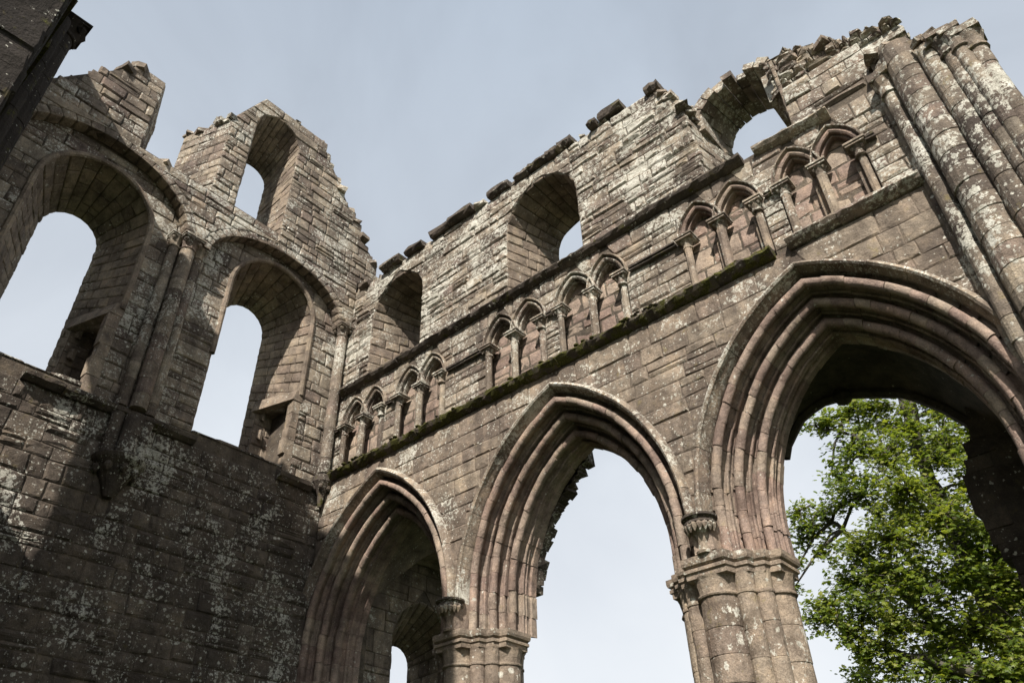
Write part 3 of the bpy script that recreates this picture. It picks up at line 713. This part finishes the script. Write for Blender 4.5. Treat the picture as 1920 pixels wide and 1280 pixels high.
for k in range(3):
    q = -math.pi*.75+math.pi*.5*k*.8+.3; mb = MB(); mb.lathe((.10+.13*math.cos(q), -.10+.13*math.sin(q), 7.80), [(.01, -.06), (.04, -.03), (.045, .01), (.01, .05)], 8); mb.build('carved_knob', M['string'], EW)

# ================================================================== WEST WALL (upper left edge; throws the big shadow)
WW = thing('ruined_transept_side', 'dark ruined wall looming at the upper left corner with a shaft and capital', 'wall', (3, -7.6, 0))
yw = lambda x: -6.95-.037*x
QW = lambda u, z, d: (u, yw(u)-d, z)
def wR(z): return 7.35 if z < 12.1 else (7.35-(z-12.1)*.7 if z < 12.6 else 7.0-(max(0, z-12.8))*2.05)
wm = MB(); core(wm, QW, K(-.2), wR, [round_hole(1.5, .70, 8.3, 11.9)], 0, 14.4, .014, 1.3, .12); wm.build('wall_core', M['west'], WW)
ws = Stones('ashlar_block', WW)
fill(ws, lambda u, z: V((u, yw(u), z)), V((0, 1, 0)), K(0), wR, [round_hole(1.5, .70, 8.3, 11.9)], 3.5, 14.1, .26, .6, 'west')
fill(ws, lambda u, z: V((7.35, u, z)), V((1, 0, 0)), K(-8.5), K(-7.22), [], 1., 12.1, .26, .42, 'west')
ws.place()
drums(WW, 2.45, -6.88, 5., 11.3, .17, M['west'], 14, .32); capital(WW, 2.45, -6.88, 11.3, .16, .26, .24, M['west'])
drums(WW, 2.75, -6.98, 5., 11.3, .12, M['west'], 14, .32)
x = 2.9
while x < 7.2:
    mb = MB(); mb.box((x+.003, yw(x)-.05, 9.7), (x+.697, yw(x)+.07, 9.86), .012); mb.build('string_course_stone', M['moss'], WW); x += .7

# ================================================================== CHAPELS behind the arcade
CH = thing('corner_chapel', 'dim vaulted chapel with a small round-headed window seen through the corner arch', 'chapel', (0, 2.5, 0))
cf = Stones('ashlar_block', CH); cj = Stones('jamb_stone', CH); chm = MB()
CHh = round_hole(2.62, .72, 2.0, 5.7)
QC = lambda u, z, d: (-d-.03, u, z)
core(chm, QC, K(.89), K(5.2), [CHh], 0, 7.9, .014, 1.05, .08)
fill(cf, lambda u, z: V((-.03, u, z)), V((1, 0, 0)), K(.88), K(5.2), [CHh], 2.2, 7.9, .30, .55, 'span', gap=.004, bev=.01)
A = [V((-.03, u, z)) for u, z in outline(2.62, .72, 2.2, 5.7, .72, n=12)]; B = [V((-1.08, u, z)) for u, z in outline(2.88, .34, 2.4, 5.55, .34, n=12)]
reveal(cj, chm, A, B, 'jamb', lambda c: (c.x, 2.7, 5.3), 3, gap=.004)
chm.build('wall_core', M['mortar'], CH); cf.place(); cj.place()
boss = V((1.62, 2.6, 7.3)); va = MB()
def vault(mb, edge, apex, n=5, bulge=.28):
    v = []; f = []
    for p in edge:
        for k in range(n+1):
            t_ = k/n; q = p.lerp(apex, t_); q.z += bulge*math.sin(math.pi*t_)*min(1, (apex.z-p.z)/1.5); v.append(q)
    for i in range(len(edge)-1):
        for k in range(n): f.append((i*(n+1)+k, i*(n+1)+k+1, (i+1)*(n+1)+k+1, (i+1)*(n+1)+k))
    mb.add(v, f)
ed = [arch_pt(AX[0], ZS, CC, RH, 0, sd_, .60, TA-.02, s) for sd_, s in [(-1, .38+.62*k/8) for k in range(9)]+[(1, 1-.62*k/8) for k in range(1, 9)]]
vault(va, ed, boss)
we = [V((-.02, 2.6-1.72*math.cos(th), 5.0+2.2*math.sin(th)**.8)) for th in [math.pi*k/14 for k in range(15)]]
vault(va, we[3:12], boss); va.build('vault', M['jamb'], CH)
for i in range(len(we)-1):
    mb = MB(); mb.tube([we[i]+V((.05, 0, 0)), we[i+1]+V((.05, 0, 0))], [.07, .07], 7); mb.build('wall_rib_stone', M['jamb'], CH)
for i in range(34):                                     # broken vault stones left behind the middle arch
    t_ = (i+R.random())/34; p = arch_pt(AX[1], ZS, CC, RH, 0, -1, .56, 0, .10+.82*t_); k = R.uniform(.08, .17)*(.5+t_)
    mb = MB(); d_ = V((5.31-p.x, 0, 5.2-p.z)).normalized(); tn = V((-d_.z, 0, d_.x)); y0 = TA+.01; y1 = TA+R.uniform(.1, .24); hh = .07
    mb.add([p+tn*a_*hh+d_*b_+V((0, yy, 0)) for yy in (y0, y1) for a_, b_ in ((-1, -.2), (1, -.2), (1+R.uniform(-.3, .2), k*.55), (-1+R.uniform(-.2, .3), k*R.uniform(.3, .7)))],
           [(0, 1, 2, 3), (7, 6, 5, 4), (0, 4, 5, 1), (3, 2, 6, 7), (0, 3, 7, 4), (1, 5, 6, 2)]); mb.build('broken_vault_stone', M['end'], CH)
for z in (3.0, 3.2, 3.42, 3.65):
    mb = MB(); q = R.uniform(-.06, .06); mb.box((3.6, TA+.1, z), (4.1+q, TA+.4, z+.17), .025); mb.build('broken_vault_stone', M['end'], CH)
C3 = thing('near_chapel', 'dark underside of a surviving chapel vault seen through the nearest arch', 'chapel', (9, 2, 0))
EDGE = [(7.38, 2.6, 6.75), (7.47, 2.6, 6.96), (7.78, 2.6, 7.30), (8.15, 2.6, 7.40), (8.56, 2.6, 7.34), (9.2, 2.6, 7.06), (9.55, 2.6, 6.68), (9.72, 2.6, 6.42)]
nA = 16; fr = []
for k in range(nA+1):
    s = -.42+1.42*k/nA; fr.append(arch_pt(AX[2], ZS, CC, RH, 0, -1 if s < 0 else 1, .58, TA-.02, 1-abs(s)))
def along(pts, t_):
    L_ = [0]
    for p, q in zip(pts, pts[1:]): L_.append(L_[-1]+(V(q)-V(p)).length)
    x = t_*L_[-1]
    for i in range(len(pts)-1):
        if x <= L_[i+1]+1e-9: return V(pts[i]).lerp(V(pts[i+1]), (x-L_[i])/(L_[i+1]-L_[i]))
    return V(pts[-1])
va = MB(); v = []; f = []; nk = 6
EX = EDGE + [(10.2, 2.6, 5.7), (10.6, 2.6, 4.6)]
for i in range(25):
    p, q = along(fr, i/24), along(EX, i/24)
    for k in range(nk+1):
        x = p.lerp(q, k/nk); x.z += .30*math.sin(math.pi*k/nk); v.append(x)
for i in range(24):
    for k in range(nk): f.append((i*(nk+1)+k, i*(nk+1)+k+1, (i+1)*(nk+1)+k+1, (i+1)*(nk+1)+k))
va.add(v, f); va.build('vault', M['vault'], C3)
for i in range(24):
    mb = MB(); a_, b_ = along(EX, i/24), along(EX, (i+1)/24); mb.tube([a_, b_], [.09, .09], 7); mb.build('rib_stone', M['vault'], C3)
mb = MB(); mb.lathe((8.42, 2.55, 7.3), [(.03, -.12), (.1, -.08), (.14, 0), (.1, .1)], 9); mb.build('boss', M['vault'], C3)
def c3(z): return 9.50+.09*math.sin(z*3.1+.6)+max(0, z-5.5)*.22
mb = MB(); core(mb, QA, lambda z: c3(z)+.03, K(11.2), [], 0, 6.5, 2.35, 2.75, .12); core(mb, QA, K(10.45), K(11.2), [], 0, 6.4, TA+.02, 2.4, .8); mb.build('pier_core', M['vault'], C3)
cs = courses(2.6, 6.45, .22)
for c0, c1 in zip(cs, cs[1:]):
    y_ = 2.33
    while y_ < 2.68:
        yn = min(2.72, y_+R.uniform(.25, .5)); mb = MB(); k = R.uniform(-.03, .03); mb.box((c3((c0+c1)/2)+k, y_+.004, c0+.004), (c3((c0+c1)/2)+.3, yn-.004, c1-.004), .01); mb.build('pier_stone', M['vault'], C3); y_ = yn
# ================================================================== TREE beyond the chapel
def ray(px, py):
    return (ROT @ V((px-960, -(py-640), -1430.29))).normalized()
def at_y(px, py, y):
    d = ray(px, py); return CAM + d*((y-CAM.y)/d.y)
lm, t, b = nodes('leaf'); ra = N(t, 'ShaderNodeAttribute', attribute_name='rnd').outputs['Fac']
t.links.new(ramp(t, ra, [(0, (.045, .075, .012)), (.4, (.105, .15, .02)), (.8, (.165, .20, .03)), (1, (.22, .23, .05))]), b.inputs['Base Color'])
b.inputs['Roughness'].default_value = .45; b.inputs['Specular IOR Level'].default_value = .35
tr = N(t, 'ShaderNodeBsdfTranslucent'); t.links.new(ramp(t, ra, [(0, (.13, .20, .015)), (1, (.36, .41, .035))]), tr.inputs['Color'])
ms = N(t, 'ShaderNodeMixShader', Fac=.5); t.links.new(b.outputs[0], ms.inputs[1]); t.links.new(tr.outputs[0], ms.inputs[2])
t.links.new(ms.outputs[0], t.nodes['Material Output'].inputs['Surface'])
bm_, t, b = nodes('bark'); nb = N(t, 'ShaderNodeTexNoise', Scale=9., Detail=6.)
t.links.new(ramp(t, nb.outputs[0], [(.3, (.03, .026, .02)), (.7, (.10, .09, .075))]), b.inputs['Base Color']); b.inputs['Roughness'].default_value = .9
TY = 12.5
T = thing('sycamore_tree', 'leafy green sycamore tree standing outside beyond the nearest arch', 'tree', (10.2, TY, 0))
base = V((10.3, TY, 0)); fork = at_y(1935, 1290, TY)
limbs = [[base, V((9.2, TY, 2.4)), fork, at_y(1855, 1130, TY), at_y(1770, 960, TY), at_y(1720, 840, TY), at_y(1690, 740, TY), at_y(1660, 640, TY+.3)],
         [fork, at_y(1820, 1230, TY-.3), at_y(1700, 1120, TY-.6), at_y(1600, 1010, TY-.8), at_y(1540, 960, TY-.8)],
         [at_y(1855, 1130, TY), at_y(1890, 960, TY+.5), at_y(1880, 820, TY+.8), at_y(1850, 660, TY+1)],
         [at_y(1770, 960, TY), at_y(1700, 900, TY-.6), at_y(1600, 815, TY-1.2), at_y(1530, 800, TY-1.2)],
         [fork, at_y(1830, 1260, TY-1), at_y(1700, 1230, TY-1.4), at_y(1580, 1180, TY-1.5)],
         [at_y(1720, 840, TY), at_y(1712, 760, TY-.4), at_y(1670, 735, TY-.4), at_y(1600, 720, TY-.5)]]
lr = [[.42, .36, .30, .25, .19, .14, .10, .05], [.2, .15, .11, .07, .03], [.2, .15, .1, .05], [.12, .09, .05, .02], [.17, .12, .08, .03], [.11, .09, .06, .03]]
mb = MB()
for p, r_ in zip(limbs, lr):
    pts = []; rd = []
    for i in range(len(p)-1):
        for k in range(4):
            q = p[i].lerp(p[i+1], k/4) + V((R.uniform(-.05, .05), R.uniform(-.05, .05), R.uniform(-.05, .05)))*(k > 0); pts.append(q); rd.append(r_[i]+(r_[i+1]-r_[i])*k/4)
    pts.append(p[-1]); rd.append(r_[-1]); mb.tube(pts, rd, 9)
mb.build('trunk', bm_, T, True)
# clumps: image place, radius in pixels, depth
CL = [(1545, 795, 34, -1.2), (1530, 800, 18, -1.2), (1590, 775, 46, -1), (1640, 760, 50, -.6), (1690, 800, 46, -.6), (1600, 840, 45, -1), (1660, 850, 60, -1.1), (1580, 890, 36, -1),
      (1560, 870, 22, -1), (1503, 955, 32, -.8), (1522, 990, 38, -.8), (1545, 965, 30, -.8), (1510, 1010, 24, -.7), (1540, 1030, 28, -.7), (1620, 930, 55, -1.2), (1580, 950, 34, -1.2), (1700, 920, 75, -1.5),
      (1780, 850, 60, -.6), (1840, 800, 60, 0), (1830, 900, 70, -.8), (1900, 860, 60, 0), (1770, 970, 70, -1.6), (1680, 1010, 75, -1.6), (1610, 1030, 55, -1.4), (1850, 1000, 70, -.5), (1910, 960, 60, .4),
      (1640, 1080, 55, -1.5), (1720, 1090, 75, -1.6), (1800, 1080, 70, -1), (1880, 1090, 60, 0), (1580, 1090, 35, -1.4), (1560, 1130, 40, -1.5), (1545, 1150, 34, -1.5), (1528, 1160, 26, -1.5), (1620, 1150, 48, -1.6),
      (1590, 1190, 40, -1.6), (1680, 1170, 60, -1.5), (1750, 1170, 60, -1), (1830, 1180, 55, -.6), (1610, 1230, 40, -1.5), (1680, 1250, 55, -1.4), (1760, 1260, 65, -1), (1850, 1260, 60, -.8), (1910, 1190, 50, 0),
      (1910, 1270, 60, -.8), (1740, 740, 30, -.2), (1760, 775, 36, 0), (1800, 760, 30, .2), (1720, 690, 50, .4), (1800, 690, 60, .8), (1640, 690, 50, 0), (1900, 740, 70, .8), (1960, 900, 80, .5), (1970, 1080, 90, 0), (1970, 1240, 90, -.4),
      (1490, 1100, 14, -.7), (1497, 1060, 18, -.7), (1740, 850, 40, .8), (1700, 960, 60, 1.0), (1800, 1000, 60, 1.2), (1650, 1120, 50, .8), (1880, 1150, 60, 1.)]
CL += [(R.uniform(1600, 1930), R.uniform(760, 1270), R.uniform(30, 52), R.uniform(-.6, 1.6)) for _ in range(14)]
tw = MB(); lv = []; lf = []; lrn = []
LEAF = [(0, 0), (.22, .02), (.55, .28), (.30, .38), (.52, .72), (.22, .66), (0, 1.05), (-.22, .66), (-.52, .72), (-.30, .38), (-.55, .28), (-.22, .02)]
allp = [q for p in limbs for i in range(len(p)-1) for q in (p[i], p[i].lerp(p[i+1], .33), p[i].lerp(p[i+1], .66), p[i+1])]
for px, py, rp, dy in CL:
    c = at_y(px, py, TY+dy); rad = rp*(c-CAM).length/1430.
    near = min(allp, key=lambda q: (q-c).length); mid = near.lerp(c, .5)+V((0, 0, .15))
    tw.tube([near, mid, c], [.05, .035, .018], 6)
    nt_ = max(4, int(26*(rad/.7)**2)); tone = R.uniform(-.25, .22)
    for k in range(nt_):
        d = V((R.gauss(0, 1), R.gauss(0, 1), R.gauss(0, .75))).normalized(); p = c + d*rad*R.uniform(.3, 1.3)
        m_ = c.lerp(p, .5)+V((0, 0, .06)); tw.tube([c, m_, p], [.012, .009, .004], 4)
        for j in range(R.randint(18, 28)):
            t_ = R.uniform(.35, 1.08); o = c.lerp(p, t_) + V((R.gauss(0, .10), R.gauss(0, .10), R.gauss(0, .07)))
            s = R.choice((R.uniform(.05, .10), R.uniform(.09, .145))); up = V((R.gauss(0, .55)+.15, R.gauss(0, .55)-.45, 1)).normalized()
            x = up.orthogonal().normalized(); x = Matrix.Rotation(R.uniform(0, 6.3), 3, up) @ x; y_ = up.cross(x)
            b0 = len(lv)
            for lx, ly in LEAF: lv.append(o + x*lx*s + y_*ly*s - up*(abs(lx)*.25+ly*ly*.22)*s)
            lv.append(o + y_*.4*s); ci = b0+len(LEAF)
            for q in range(len(LEAF)): lf.append((b0+q, b0+(q+1) % len(LEAF), ci))
            lrn += [min(1, max(0, R.gauss(.5+tone, .28)))]*(len(LEAF)+1)
tw.build('branch', bm_, T)
mk('crown', lv, lf, lm, T, lrn)
